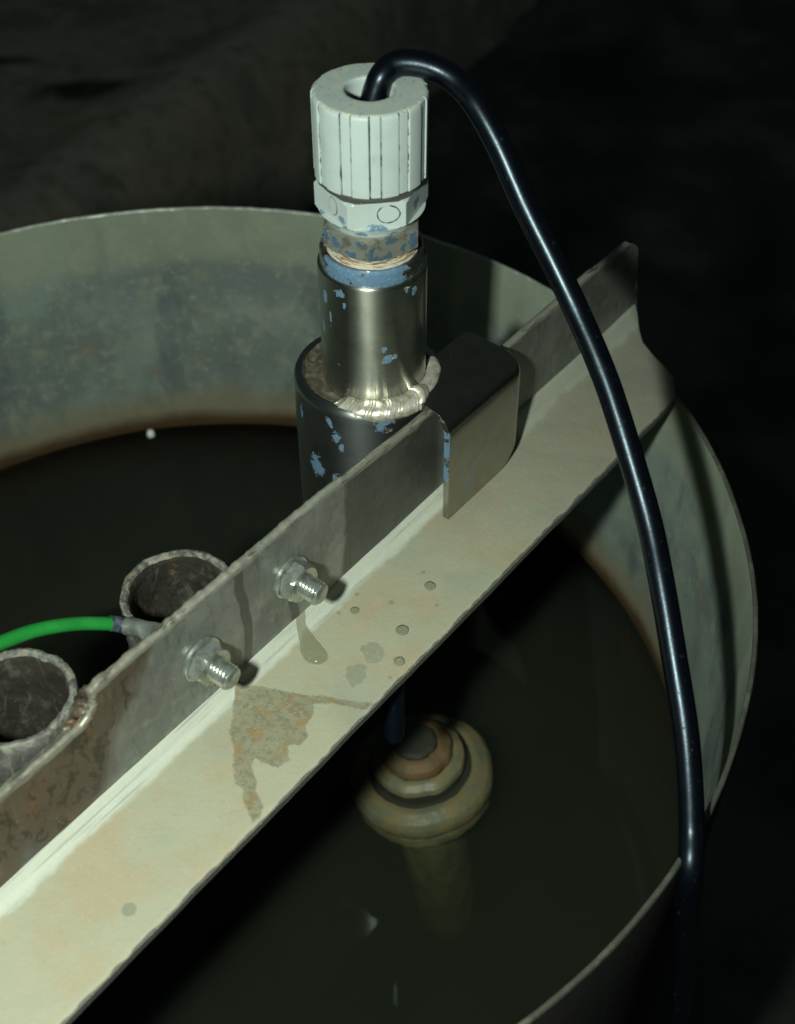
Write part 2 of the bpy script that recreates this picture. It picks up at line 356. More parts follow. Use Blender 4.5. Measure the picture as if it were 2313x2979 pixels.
def m_floor():
    m = Mat('stained_concrete', (0.44, 0.37, 0.29), 0.9)
    m.mix(m.ramp(m.noise(260, 5, 0.62), 0.42, 0.62), (0.22, 0.22, 0.20), 0.8)
    m.mix(m.ramp(m.noise(90, 5, 0.65), 0.48, 0.66), (0.60, 0.50, 0.40), 0.6)
    m.mix(m.ramp(m.attr('stain'), 0.3, 0.7), (0.022, 0.019, 0.014), 0.95)
    m.mix(m.ramp(m.attr('rust'), 0.3, 0.8), (0.60, 0.17, 0.03), 0.9)
    m.mix(m.attr('ridge'), (0.62, 0.53, 0.43), 0.75)
    m.mix(m.ramp(m.noise(35, 6, 0.7), 0.50, 0.64), (0.16, 0.15, 0.12), 0.6)
    m.mix(m.ramp(m.noise(140, 4, 0.6), 0.54, 0.68), (0.40, 0.30, 0.20), 0.5)
    m.bump(m.noise(60, 6, 0.7), 14, 1.0); return m.done()
M_floor = m_floor()
M_soil = simple('black_damp_soil', (0.045, 0.045, 0.04), 0.9, 0.0, (0.13, 0.125, 0.11), 260, 12, 60)

# ================================================================ ground behind the tank
def ground():
    n = 140; vs, fs, st, ru, ri = [], [], [], [], []
    x0, x1, y0, y1 = -3200, 1400, -700, 5600
    ex, ey = 246.0, 437.0; el = math.hypot(ex, ey); ex /= el; ey /= el
    for j in range(n + 1):
        for i in range(n + 1):
            # finer where the photograph looks
            x = x0 + (x1 - x0) * i / n; y = y0 + (y1 - y0) * j / n
            d = (x + 445) * ey - (y - 1654) * ex + 22 * fbm(x, y, 0, 0.006)      # + right of the slab edge
            if d < -260: x_, z = x, 0
            elif d < 0: x_, z = x, 30 * math.exp(-((d + 70) / 60) ** 2)
            else: x_, z = x, -480 * ss(0, 130, d)
            z += 5 * fbm(x, y, 3, 0.01)
            vs.append(Vector((x_, y, FOOT + z)))
            a = 1 - math.hypot((x + 525 - 0.12 * (y - 1990)) / 150, (y - 1990) / 85) + 0.55 * fbm(x, y, 0, 0.012)
            b = 1 - abs(y - 2150 - 0.08 * x + 14 * nz(x, y, 0, 0.01)) / 22 if x < -380 else 0
            st.append(max(a, b, 0)); ru.append(1 - math.hypot((x + 615) / 110, (y - 1610) / 80) + 0.5 * fbm(x, y, 5, 0.02))
            ri.append(math.exp(-((d + 80) / 55) ** 2) * 0.9)
    for j in range(n):
        for i in range(n):
            a = j * (n + 1) + i; fs.append((a, a + 1, a + n + 2, a + n + 1))
    me = mesh(vs, fs, {'stain': st, 'rust': ru, 'ridge': ri})
    tag(link('ground', me, M_floor, None, None, 60), kind='structure')
ground()
def soil():
    vs, fs = [], []; n = 60
    for j in range(n + 1):
        for i in range(n + 1):
            x = -9000 + 18000 * i / n; y = -3000 + 15000 * j / n
            vs.append(Vector((x, y, FOOT - 240 + 60 * fbm(x, y, 1, 0.0012))))
    for j in range(n):
        for i in range(n):
            a = j * (n + 1) + i; fs.append((a, a + 1, a + n + 2, a + n + 1))
    tag(link('soil', mesh(vs, fs), M_soil, None, None, 60), kind='structure')
soil()

# ================================================================ the tank
DC = (-89.5, 314.2); DR = 213.8
def wob(th, r, z): return r + 1.0 * math.sin(R(th * 3 + 20)) + 0.5 * nz(th * 0.08, z * 0.02, 2)
tank = thing('drum', 'round open galvanised steel drum half full of murky brown liquid', 'drum', (*DC, FOOT))
inner = lathe(dens([(DR - 2.0, FOOT + 10), (DR - 2.0, RIM - 0.9)], 14), 256, DC, wob)
link('inner_wall', inner, M_drum, tank)
link('rim', lathe([(DR - 2.0, RIM - 0.9), (DR - 1.8, RIM - 0.3), (DR - 1.2, RIM), (DR - 0.6, RIM - 0.2), (DR - 0.2, RIM - 0.9)], 400, DC, lambda th, r, z: wob(th, r, z) + 0.15 * nz(th * 0.5, z, 8), attrs={'front_dark': lambda th, z, r: 1 - ss(95, 160, abs((th + 180) % 360 - 180 + 15 * nz(th * 0.03, 0, 0)))}, tf=lambda v: Vector((v.x, v.y, v.z + 0.25 * nz(v.x, v.y, 0, 0.12)))), M_rim, tank)
link('outer_wall', lathe(dens([(DR - 0.2, RIM - 0.9), (DR, RIM - 3), (DR, FOOT)], 40), 256, DC, wob), M_outer, tank)
link('bottom', lathe([(DR - 2.1, FOOT + 8), (1, FOOT + 8)], 96, DC, wob, False, True), M_drum, tank)
# weld seams: the vertical lap on the right inside wall
# murky liquid, a closed body
liq = lathe([(2, LIQ), (70, LIQ), (140, LIQ), (DR - 2.1, LIQ), (DR - 2.1, LIQ - 260), (2, LIQ - 260)], 160, DC, lambda th, r, z: wob(th, r, LIQ) if r > 200 else r, True, True)
tag(link('water', liq, M_liquid, None, (*DC, LIQ), 40), kind='structure')

# ================================================================ angle bar in its own frame (along, across, height above flange top)
TA = R(51.85); T = Vector((math.cos(TA), math.sin(TA), 0)); NN = Vector((math.sin(TA), -math.cos(TA), 0)); O = Vector((-7.9, 342, 0)); ZR = -321.0
def B(al, ac, h): 
    v = O + T * al + NN * ac; return Vector((v.x, v.y, ZR + h))
FW = 25.3
bar = thing('angle_bar', 'cream scaled steel angle bar laid across the top of the drum', 'angle bar', B(-72, 45, -3))
def lin(pts, x):
    if x <= pts[0][0]: return pts[0][1]
    for (a, b), (c, d) in zip(pts, pts[1:]):
        if x <= c: return b + (d - b) * (x - a) / (c - a)
    return pts[-1][1]
END_H = [(25, 141), (29, 137.5), (37.5, 127.7), (45, 123), (52, 119.5), (58, 116), (66, 104.5)]
blobs_wet = [(-76.5, 52.5, 4.6, 3.6), (-66.5, 50.5, 4.3, 3.7), (-69, 53.0, 2.5, 2)]
PATCH = [(-102.8, 26.2), (-97.8, 35.4), (-94.1, 43.8), (-92.6, 49.2), (-96.4, 53.0), (-101.2, 53.9), (-104.0, 57.2), (-108.0, 57.0), (-109.8, 53.9), (-113.8, 58.4), (-117.7, 57.3), (-119.1, 52.9), (-119.2, 48.8), (-123.2, 51.6), (-125.1, 55.7), (-128.3, 58.1), (-129.7, 62.6), (-133.2, 64.4), (-136.1, 64.4), (-132.5, 57.8), (-129.4, 54.1), (-129.5, 51.4), (-127.0, 48.1), (-119.6, 41.5), (-117.4, 37.5), (-112.9, 34.8)]
STREAK = [(-94.1, 43.8), (-88.9, 51.8), (-85.8, 58.6), (-81.6, 65.4), (-85.9, 64.3), (-89.0, 56.5), (-93.7, 50.1)]
WET1 = [(-67.1, 47.4), (-63.5, 48.9), (-62.7, 53.0), (-64.9, 56.3), (-69.5, 56.6), (-71.0, 53.1), (-69.3, 50.7)]
WET2 = [(-76.6, 49.0), (-73.2, 51.0), (-72.5, 54.3), (-76.1, 57.2), (-80.8, 56.3), (-80.4, 53.2)]
TEAR = [(-67.8, 20.9), (-66.0, 23.2), (-71.2, 27.9), (-73.9, 34.0), (-76.0, 40.7), (-77.9, 42.9), (-80.9, 42.0), (-82.5, 38.5), (-81.0, 34.3), (-77.6, 30.8), (-73.8, 26.2)]

def psd(poly, x, y):
    """distance to the outline, positive inside"""
    ins = False; d = 1e9; n = len(poly)
    for i in range(n):
        x0, y0 = poly[i]; x1, y1 = poly[(i + 1) % n]
        dx, dy = x1 - x0, y1 - y0; t = max(0, min(1, ((x - x0) * dx + (y - y0) * dy) / (dx * dx + dy * dy)))
        d = min(d, math.hypot(x - x0 - t * dx, y - y0 - t * dy))
        if (y0 > y) != (y1 > y) and x < (x1 - x0) * (y - y0) / (y1 - y0) + x0: ins = not ins
    return d if ins else -d
def box_in(poly, x, y, m=3):
    return min(p[0] for p in poly) - m < x < max(p[0] for p in poly) + m and min(p[1] for p in poly) - m < y < max(p[1] for p in poly) + m
def brown(al, ac):
    v = 0.0
    for pl, k in ((PATCH, 1.0), (STREAK, 0.85)):
        if box_in(pl, al, ac):
            v = max(v, k * max(0, min(1, 0.5 + psd(pl, al, ac) / 2.2)))
    return v
def tear(al, ac):
    def seg(p, q, w0, w1):
        px, py = al - p[0], ac - p[1]; dx, dy = q[0] - p[0], q[1] - p[1]
        t = max(0, min(1, (px * dx + py * dy) / (dx * dx + dy * dy))); return 1 - math.hypot(px - t * dx, py - t * dy) / (w0 + (w1 - w0) * t)
    return psd(TEAR, al, ac) if box_in(TEAR, al, ac) else -3.0
def hflange():
    vs, fs = [], []; A = {k: [] for k in ('pale', 'brown', 'wet', 'far', 'edge')}
    na, nc = 640, 66; A0 = -282.0; TH = 3.0
    row = nc + 1
    for i in range(na + 1):
        for j in range(nc + 1):
            ac = FW - 3 + (66 - FW + 3) * j / nc
            e = lin(END_H, ac); al = A0 + (e - A0) * (i / na)
            acx = ac + (0.3 * nz(al, 0, 7, 0.08) + 0.10 * nz(al, 3, 7, 0.4)) * ss(62, 66, ac)
            kf = ss(-20, 70, al); h = (3.2 + 3.5 * kf) * (1 - ss(FW - 0.5, FW + 5.5 + 4.5 * kf, ac)) ** 2 - 0.5 * ss(64.6, 66, ac)
            h += 0.22 * fbm(al, ac, 0, 0.05)
            vs.append(B(al, acx, h))
            band = 4.6 + 1.3 * fbm(al, 0, 0, 0.06)
            A['pale'].append((1 - ss(FW + band, FW + band + 2.2, ac + 0.8 * nz(al, ac, 1, 0.35))) * (1 - 0.6 * ss(0, 60, al)))
            A['brown'].append(brown(al, ac))
            wv = max(0, 0.5 + tear(al, ac) / 0.9)
            for pl in (WET1, WET2):
                if box_in(pl, al, ac): wv = max(wv, 0.5 + (psd(pl, al, ac) - 0.1 + 1.1 * nz(al, ac, 4, 0.45)) / 1.4)
            wv = min(wv, 1.0)
            for (ca, cc, rr) in DROPS: wv = max(wv, min(1, 0.5 + (rr * 1.02 - math.hypot(al - ca, ac - cc)) / 0.8))
            A['wet'].append(wv)
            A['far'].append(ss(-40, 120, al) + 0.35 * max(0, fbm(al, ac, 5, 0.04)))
            A['edge'].append(ss(64.7, 65.8, ac + 0.5 * nz(al, 0, 9, 0.25)))
    for i in range(na):
        for j in range(nc):
            a = i * row + j; fs.append((a, a + 1, a + row + 1, a + row))
    # underside and edges
    n0 = len(vs)
    for i in range(0, na + 1, 8):
        for j in (0, nc // 2, nc):
            t_ = vs[i * row + j]; ac = FW - 3 + (66 - FW + 3) * j / nc
            vs.append(Vector((t_.x, t_.y, ZR - TH)))
            for k in A: A[k].append(1.0 if k == 'edge' else 0.0)
    m = na // 8
    for i in range(m):
        for j in (0, 1):
            a = n0 + i * 3 + j; fs.append((a, a + 3, a + 4, a + 1))
    for i in range(m):                      # outer edge face
        top = [(i * 8 + k) * row + nc for k in range(9)]
        fs.append(tuple(top[::-1]) + (n0 + i * 3 + 2, n0 + (i + 1) * 3 + 2)) if False else fs.append(tuple(top) + (n0 + (i + 1) * 3 + 2, n0 + i * 3 + 2))
        top = [(i * 8 + k) * row for k in range(9)]
        fs.append(tuple(top[::-1]) + (n0 + i * 3, n0 + (i + 1) * 3))
    for i, s in ((na, m), (0, 0)):          # the two ends
        for j0, j1, c in ((0, nc // 2, 0), (nc // 2, nc, 1)):
            top = [i * row + j for j in range(j0, j1 + 1)]
            fs.append(tuple(top) + (n0 + s * 3 + c + 1, n0 + s * 3 + c))
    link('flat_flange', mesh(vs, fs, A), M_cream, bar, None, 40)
DROPS = [(-32.5, 49.5, 1.9), (-53.5, 54.0, 2.1), (-64.2, 61.2, 1.8), (-56.5, 36.5, 1.5), (-46.3, 43.8, 1.0), (-60.5, 33.0, 0.7), (-176.4, 56.1, 2.0), (-50.5, 32.5, 0.8), (-38, 56.5, 0.7), (-29, 44, 0.8), (-71, 63, 0.7)]
hflange()
def topv(al):
    h = lin([(-400, 36.5), (-155, 36.5), (-152, 37.5), (-147.5, 41.5), (-145.0, 46.3), (-95, 46.0), (-45, 46.4), (-30, 44.8), (0, 43.3), (60, 42.8), (116, 44.0), (122, 43.0), (400, 43)], al)
    return h + 0.2 * nz(al, 0, 0, 0.08) + (0.25 * nz(al, 2, 0, 0.5) if al < -30 else 0)
def vflange():
    END_V = [(0, 143), (10, 142), (20, 139), (28, 137.5), (36, 135.5), (40, 132), (43, 127), (46, 121)]
    prof_n = 46; na = 560; A0 = -282.0; vs, fs = [], []; A = {k: [] for k in ('dark', 'rust', 'wetv', 'lip')}
    W1 = FW - 2.9
    # cross-section: front bottom -> front top -> rounded lip -> back bottom
    for i in range(na + 1):
        for j in range(prof_n + 11):
            if j <= prof_n:
                f = j / prof_n; kind = 0
            al0 = A0 + (143 - A0) * i / na
            H = topv(al0)
            if j <= prof_n: h, ac = 3.0 + (H - 4.0) * j / prof_n, FW
            elif j <= prof_n + 6:
                a = math.pi * (j - prof_n) / 6; h, ac = H - 1.0 + 1.0 * math.sin(a), (FW + W1) / 2 + (FW - W1) / 2 * math.cos(a)
            else:
                f = (j - prof_n - 6) / 4; h, ac = (H - 1) * (1 - f) - 3 * f, W1
            e = lin(END_V, h); al = A0 + (e - A0) * i / na
            ac += 0.25 * fbm(al, h, 0, 0.03)
            if prof_n - 2 <= j <= prof_n + 7:
                cr = (1 - ss(-60, -42, al)) * max(0, fbm(al, j * 0.3, 0, 0.2)) * 0.8; h += cr * 0.9; ac += cr * 0.5 * (1 if j < prof_n + 3 else -1)
            vs.append(B(al, ac, h))
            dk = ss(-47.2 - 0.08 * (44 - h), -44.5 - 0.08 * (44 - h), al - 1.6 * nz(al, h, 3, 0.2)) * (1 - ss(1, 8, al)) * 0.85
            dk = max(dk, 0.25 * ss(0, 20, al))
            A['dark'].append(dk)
            A['rust'].append(max(0, 1.15 * (1 - ss(-165, -128, al + 6 * nz(al, h, 1, 0.1) - 0.5 * (h - 20))) , 0.5 * (1 - ss(0, 7, h)) * (1 - ss(-120, -80, al))))
            def strk(a, wd, h0): return 1 - abs(al - a - 1.5 * nz(h, a, 0, 0.12)) / wd if h < h0 else 0
            wv = max(0, strk(-94.5, 3.8, 44), 0.9 * strk(-106, 1.3, 20), strk(-73.3, 2.3, 20) + 0.3, 0)
            if strk(-73.3, 2.3, 20) <= 0: wv = max(0, strk(-94.5, 3.8, 44))
            A['wetv'].append(wv)
            A['lip'].append(1.0 if j > prof_n - 1 else 0.75 * ss(H - 3.4, H - 1.8, h))
    row = prof_n + 11
    for i in range(na):
        for j in range(row - 1):
            a = i * row + j; fs.append((a, a + row, a + row + 1, a + 1))
    fs.append(tuple(range(row))); fs.append(tuple(range(na * row, na * row + row))[::-1])
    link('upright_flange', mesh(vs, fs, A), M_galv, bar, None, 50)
vflange()

def lump(c, rr, k):
    vs, fs = [], []; n = 28; m_ = 16
    for a in range(m_ + 1):
        for b in range(n):
            u = math.pi * a / m_; v = 2 * math.pi * b / n
            d = Vector((math.sin(u) * math.cos(v), math.sin(u) * math.sin(v), math.cos(u)))
            q_ = 1 + 0.28 * fbm(d.x * 1.6 + k, d.y * 1.6, d.z * 1.6)
            vs.append(B(c[0] + d.x * rr[0] * q_, c[1] + d.y * rr[1] * q_, c[2] + d.z * rr[2] * q_))
    for a in range(m_):
        for b in range(n):
            p = a * n + b; q_ = a * n + (b + 1) % n; fs.append((p, q_, q_ + n, p + n))
    return recalc(mesh(vs, fs, {'rust': [0.9] * len(vs), 'lip': [0.35] * len(vs)}))
link('tack_weld', lump((-150.5, 20.5, 36.5), (5.2, 4.2, 3.6), 2), M_galv, bar, None, 60)
link('tack_weld', lump((-159, 21.5, 34.5), (3.6, 3.0, 2.8), 5), M_galv, bar, None, 60)

# water drops standing on the flange
names = ['round water drop on the cream flange nearest the bracket', 'largest round water drop on the middle of the cream flange', 'water drop nearest the outer edge of the cream flange', 'small water drop just in front of the upper bolt shadow']
for i, (ca, cc, rr) in enumerate(DROPS[:4]):
    vs, fs = [], []; n = 28; k = 7
    for q in range(k + 1):
        f = q / k
        for s in range(n):
            a = 2 * math.pi * s / n; r2 = rr * (1 + 0.12 * nz(math.cos(a) + i * 3, math.sin(a), 0, 1.4)) * math.cos(f * math.pi / 2) + 1e-3
            vs.append(B(ca + r2 * math.cos(a), cc + r2 * math.sin(a), 0.1 + rr * 0.46 * math.sin(f * math.pi / 2)))
    for q in range(k):
        for s in range(n):
            a = q * n + s; b = q * n + (s + 1) % n; fs.append((a, b, b + n, a + n))
    tag(link('water_drop', recalc(mesh(vs, fs)), M_drop, None, B(ca, cc, 0), 80), names[i], 'water drop', 'water drops on the cream flange')
def teardrop():
    pl = [p for p in TEAR if p[1] > 27]; n = len(pl); out = []
    for a in range(n):                      # closed smooth outline
        p0, p1, p2, p3 = (Vector(pl[(a + k - 1) % n]) for k in range(4))
        for k in range(6):
            t = k / 6; out.append(0.5 * ((2 * p1) + (p2 - p0) * t + (2 * p0 - 5 * p1 + 4 * p2 - p3) * t * t + (3 * p1 - p0 - 3 * p2 + p3) * t ** 3))
    c = Vector((-78.5, 38.5)); vs, fs = [], []; k = 8; n = len(out)
    for q in range(k + 1):
        f = q / k
        for p in out:
            v = c + (p - c) * (0.02 + 0.98 * math.cos(f * math.pi / 2)); vs.append(B(v.x, v.y, 0.12 + 1.9 * math.sin(f * math.pi / 2) * ss(27, 36, v.y)))
    for q in range(k):
        for s_ in range(n):
            a = q * n + s_; b = q * n + (s_ + 1) % n; fs.append((a, b, b + n, a + n))
    fs.append(tuple(range(k * n, k * n + n)))
    tag(link('water_run', recalc(mesh(vs, fs)), M_drop, None, B(c.x, c.y, 0), 80), 'teardrop of water run down from the upper bolt onto the flange', 'water drop')
teardrop()

# ================================================================ bolts through the upright flange
def bolt(al, h, turn, label):
    t = thing('bolt', label, 'bolt', B(al, FW, h), 'bolts through the upright flange')
    def circ(r, ac, n=48, ph=0.0, hexa=False):
        out = []
        for s in range(n):
            a = 2 * math.pi * s / n + ph; rr = r
            if hexa:
                b = ((a - ph) % (math.pi / 3)) - math.pi / 6; rr = r * math.cos(math.pi / 6) / math.cos(b)
            out.append(B(al + rr * math.cos(a), ac, h + rr * math.sin(a)))
        return out
    def loft(name, rings, mt, sm=30):
        n = len(rings[0]); vs = [v for r_ in rings for v in r_]; fs = []
        for i in range(len(rings) - 1):
            for s in range(n):
                a = i * n + s; b = i * n + (s + 1) % n; fs.append((a, b, b + n, a + n))
        fs += [tuple(range(n))[::-1], tuple(range((len(rings) - 1) * n, len(rings) * n))]
        link(name, recalc(mesh(vs, fs)), mt, t, None, sm)
    loft('washer', [circ(7.1, FW - 0.2), circ(7.4, FW + 0.2), circ(7.4, FW + 1.2), circ(7.1, FW + 1.5)], M_zinc)
    A0, H2 = FW + 1.5, FW + 6.4
    loft('nut', [circ(6.4, A0, 48, turn, True), circ(6.9, A0 + 0.3, 48, turn, True), circ(6.9, H2 - 1.0, 48, turn, True), circ(6.1, H2, 48, turn, False)], M_zinc, 25)
    rings = []; z = FW - 6
    n = 48; pitch = 1.25; k = 0
    vs, fs = [], []; steps = int((FW + 13.5 - z) / (pitch / 8))
    for i in range(steps + 1):
        ac = z + i * pitch / 8; end = ss(FW + 12.4, FW + 13.5, ac)
        ring = []
        for s in range(n):
            a = 2 * math.pi * s / n; ph = (ac / pitch - s / n) % 1.0
            r_ = 3.95 - 0.62 * abs(2 * ph - 1) - 0.7 * end
            ring.append(B(al + r_ * math.cos(a), ac, h + r_ * math.sin(a)))
        rings.append(ring)
    loft('threaded_end', rings, M_zinc, 40)
bolt(-74.2, 24.8, 0.35, 'upper zinc bolt with hex nut, nearest the bracket, water running below it')
bolt(-113.9, 23.2, 0.95, 'lower zinc bolt with hex nut above the brown deposit patch')

# ================================================================ stub pipes behind the bar
def crust(k): return lambda th, r, z: r + (0.55 * fbm(th * 0.05 + k, z * 0.12, k) + 0.3 * nz(th * 0.2, z * 0.5, k)) * (1 if r > 2 else 0)
def pipe(al, ac, h, r, k, label):
    c = B(al, ac, h); t = thing('pipe', label, 'pipe', (c.x, c.y, ZR - 60), 'open pipes behind the angle bar')
    z = c.z
    link('outer_wall', lathe(dens([(r - 2.6, z - 1.2), (r - 2.2, z - 0.3), (r - 1.2, z), (r - 0.4, z - 0.3), (r, z - 1.4)], 0.5) + dens([(r, z - 1.5), (r, ZR - 60)], 2.5)[1:], 144, (c.x, c.y), crust(k), attrs={'mouth': lambda th, zz, rr: ss(z - 3.5, z - 0.8, zz)}), M_pipe, t)
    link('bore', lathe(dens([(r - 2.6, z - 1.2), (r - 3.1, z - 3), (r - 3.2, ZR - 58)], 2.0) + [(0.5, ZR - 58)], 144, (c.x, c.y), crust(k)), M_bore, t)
pipe(-163, 4.6, 39, 17.3, 1.7, 'open crusted pipe end at the left edge of the photo')
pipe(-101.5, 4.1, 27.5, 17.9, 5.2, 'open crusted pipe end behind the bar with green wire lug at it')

# ================================================================ green earth wire
gw = thing('earth_wire', 'green earth wire with crimped lug reaching the pipe behind the bar', 'wire', B(-112, -18, 8))
GW = [(-189.5, -8.0, 58.3), (-169.7, -8.0, 50.7), (-155.9, -7.0, 46.1), (-147.5, -6.0, 43.4), (-139.7, -4.0, 40.3), (-131.9, -2.0, 35.7), (-123.9, 1.0, 30.2)]
link('sheath', tube(spline([B(-230, -12, 66), B(-210, -9, 63)] + [B(*p) for p in GW], 8), 2.05, 28), M_green, gw, None, 60)
link('crimp_sleeve', tube([B(-125.0, 0.4, 31.0), B(-123.9, 1.0, 30.4), B(-122.2, 3.2, 29.4), B(-121.9, 4.0, 29.5)], 2.4, 28), M_sleeve, gw, None, 60)
def lugm():
    pts = spline([B(-122.1, 3.6, 29.5), B(-121.0, 6.0, 29.8), B(-120.2, 9.0, 30.2), B(-119.6, 12.0, 30.8), B(-119.1, 16.0, 31.2)], 6)
    vs, fs = [], []; n = len(pts); seg = 20
    for i, p in enumerate(pts):
        t = (pts[min(i + 1, n - 1)] - pts[max(0, i - 1)]).normalized(); side = t.cross(Vector((0, 0, 1))).normalized(); up = side.cross(t)
        f = i / (n - 1); wd = 2.8 + 1.0 * ss(0.45, 0.75, f); th = 2.6 - 1.5 * ss(0.4, 0.75, f)
        for s in range(seg):
            a = 2 * math.pi * s / seg; vs.append(p + side * wd * math.cos(a) + up * th * math.sin(a))
    for i in range(n - 1):
        for s in range(seg):
            a = i * seg + s; b = i * seg + (s + 1) % seg; fs.append((a, b, b + seg, a + seg))
    fs += [tuple(range(seg))[::-1], tuple(range((n - 1) * seg, n * seg))]
    return recalc(mesh(vs, fs))
link('lug', lugm(), M_zinc, gw, None, 50)

# ================================================================ the sensor assembly
SX, SY = -7.9, 342.0; C0 = (SX, SY)
sens = thing('sensor_holder', 'stainless sensor holder with pale grey ribbed cap hooked over the angle bar', 'sensor', (SX, SY, -360))
def pblobs(lst):
    def f(th, z, r):
        th = (th + 180) % 360 - 180; v = 0.0
        for (t0, z0, rt, rz) in lst:
            d = abs(th - t0); d = min(d, 360 - d)
            v = max(v, 1 - math.hypot(d / rt, (z - z0) / rz))
        return v
    return f
Z0 = -273.0
# collar (outer sleeve)
C1 = (SX - 2.6, SY + 1.2)
pc = pblobs([(-29, -279, 6, 4), (-24, -284.5, 7, 4.5), (-19, -289, 5, 3), (14, -277.5, 12, 5), (-62, -283, 3, 6), (-44, -302, 12, 7), (-24, -306, 9, 5)])
prof = dens([(25.1, -362), (25.1, Z0 - 2.8)], 1.6) + [(25.0, Z0 - 1.8), (24.5, Z0 - 0.8), (23.7, Z0 - 0.15), (22.8, Z0), (22.2, Z0 - 0.2), (21.9, Z0 - 0.9)]
link('collar', lathe(prof, 220, C1, attrs={'paint': pc}), M_collar, sens, None, 40)
def rec(th, r, z): return r + 0.25 * nz(th * 0.15, z * 0.5, 3)
link('recess', lathe(dens([(22.0, Z0 - 0.7), (21.0, Z0 - 1.7), (19, Z0 - 1.8), (14, Z0 - 0.6)], 0.5), 200, C1, rec, tf=lambda v: Vector((v.x, v.y, v.z + 0.35 * nz(v.x, v.y, 0, 0.5)))), M_recess, sens)
link('collar_underside', lathe([(25.1, -362), (9, -362)], 96, C1, None, False, False), M_collar, sens)
# sleeve
pc = pblobs([(17, -256.0, 11, 3.2), (12, -252, 5, 2.2), (24, -255.5, 6, 2.0), (48, -233, 7, 3), (38, -231, 6, 2), (-58, -237, 6, 4), (-50, -243, 3, 3), (-36, -232, 9, 2.5), (-66, -249, 4, 5), (-30, -236, 3, 2)])
prof = dens([(17.5, Z0 - 3.5), (17.5, -229.1)], 0.9) + [(17.5 - 0.9 * (1 - math.cos(R(a))), -229.1 + 0.9 * math.sin(R(a))) for a in (15, 30, 45, 60, 75, 90)]
link('sleeve', lathe(prof, 220, C0, attrs={'paint': pc}), M_tube, sens, None, 30)
M_lip = m_steel('sleeve_lip_steel', (0.50, 0.52, 0.50), 0.36, 0.0, True)
lipf = lambda th, z, r: 0.85 - 0.9 * ss(24, 70, (th + 180) % 360 - 180) - 0.5 * ss(40, 70, -((th + 180) % 360 - 180)) + 0.15 * math.sin(R(th * 5))
prof = dens([(16.55, -228.3), (16.75, -226.6), (16.6, -223.6), (16.2, -222.6), (15.3, -222.7), (14.8, -224.2), (13.2, -225.2)], 0.5)
link('sleeve_lip', lathe(prof, 220, C0, lambda th, r, z: r + 0.18 * nz(th * 0.2, z, 4), attrs={'paint': lipf}), M_lip, sens, None, 40)
# thread tape
def tp(th, r, z): return r + 0.35 * math.sin(z * 5.2 + R(th)) + 0.2 * nz(th * 0.1, z * 2, 1)
link('thread_tape', lathe(dens([(14.3, -225.2), (13.9, -222), (13.2, -218.3)], 0.18), 180, C0, tp), M_tape, sens)
def hexring(rc, phase, soft=0.0):
    def f(th, r, z):
        b = (R(th - phase) % (math.pi / 3)) - math.pi / 6
        hexr = rc * math.cos(math.pi / 6) / math.cos(b); return min(hexr, r)
    return f
# metal hex nut
pn = pblobs([(0, -216.5, 7, 4), (24, -214, 16, 2.2), (40, -217, 8, 2), (52, -215.5, 8, 5), (-48, -216, 13, 3.4), (-26, -218.3, 20, 2.0), (-16, -214, 9, 2), (-60, -214, 10, 2), (18, -219, 20, 1.2)])
link('hex_nut', lathe(dens([(12.5, -219.9), (15.0, -219.8), (16.7, -218.7), (16.7, -213.3), (15.0, -212.3), (12.5, -212.2)], 0.5), 240, C0, hexring(16.6, -1.5), attrs={'paint': pn}), M_hexnut, sens, None, 22)
# plastic gland body: hex + taper beneath
pg = pblobs([(-33, -206.3, 10, 2.8), (-27, -208.5, 8, 2.0), (4, -207.8, 18, 2.2), (14, -208.5, 12, 1.6), (-70, -209, 12, 3), (62, -205, 8, 3.2), (28, -211.5, 14, 1.4), (68, -204, 6, 2), (-12, -211, 16, 1.6), (-50, -211, 14, 1.5)])
def circ_mark(th, z, r):
    th = (th + 180) % 360 - 180; v = 0
    for t0, hw in ((19.5, 12.0), (-48.5, 8.0)):
        d = math.hypot((th - t0) / hw, (z + 203.7) / 2.9); v = max(v, 1 - abs(d - 1) / 0.17)
    return max(0, v) * 0.85
def g2(th, z, r):
    return max(circ_mark(th, z, r), 0.9 if z > -199.9 and r > 12 and r < 16.5 else 0)
prof = dens([(12.6, -213.0), (13.8, -212.2), (14.4, -210.6), (15.3, -208.9), (16.9, -208.3)], 0.4) + dens([(17.35, -207.9), (17.35, -200.4)], 0.25)[0:] + dens([(16.3, -199.9), (15.6, -199.5), (14.6, -199.3), (14.6, -198.0)], 0.3) + [(15.2, -197.6), (15.2, -197.2), (14.4, -197.0)]
def gb(th, r, z):
    return hexring(17.35, -23.0 + 0)(th, r, z) if -208.4 < z < -199.6 else r
link('gland_body', lathe(prof, 480, C0, gb, attrs={'paint': pg, 'groove': g2, 'top': lambda th, z, r: 0.0}), M_plastic, sens, None, 24)
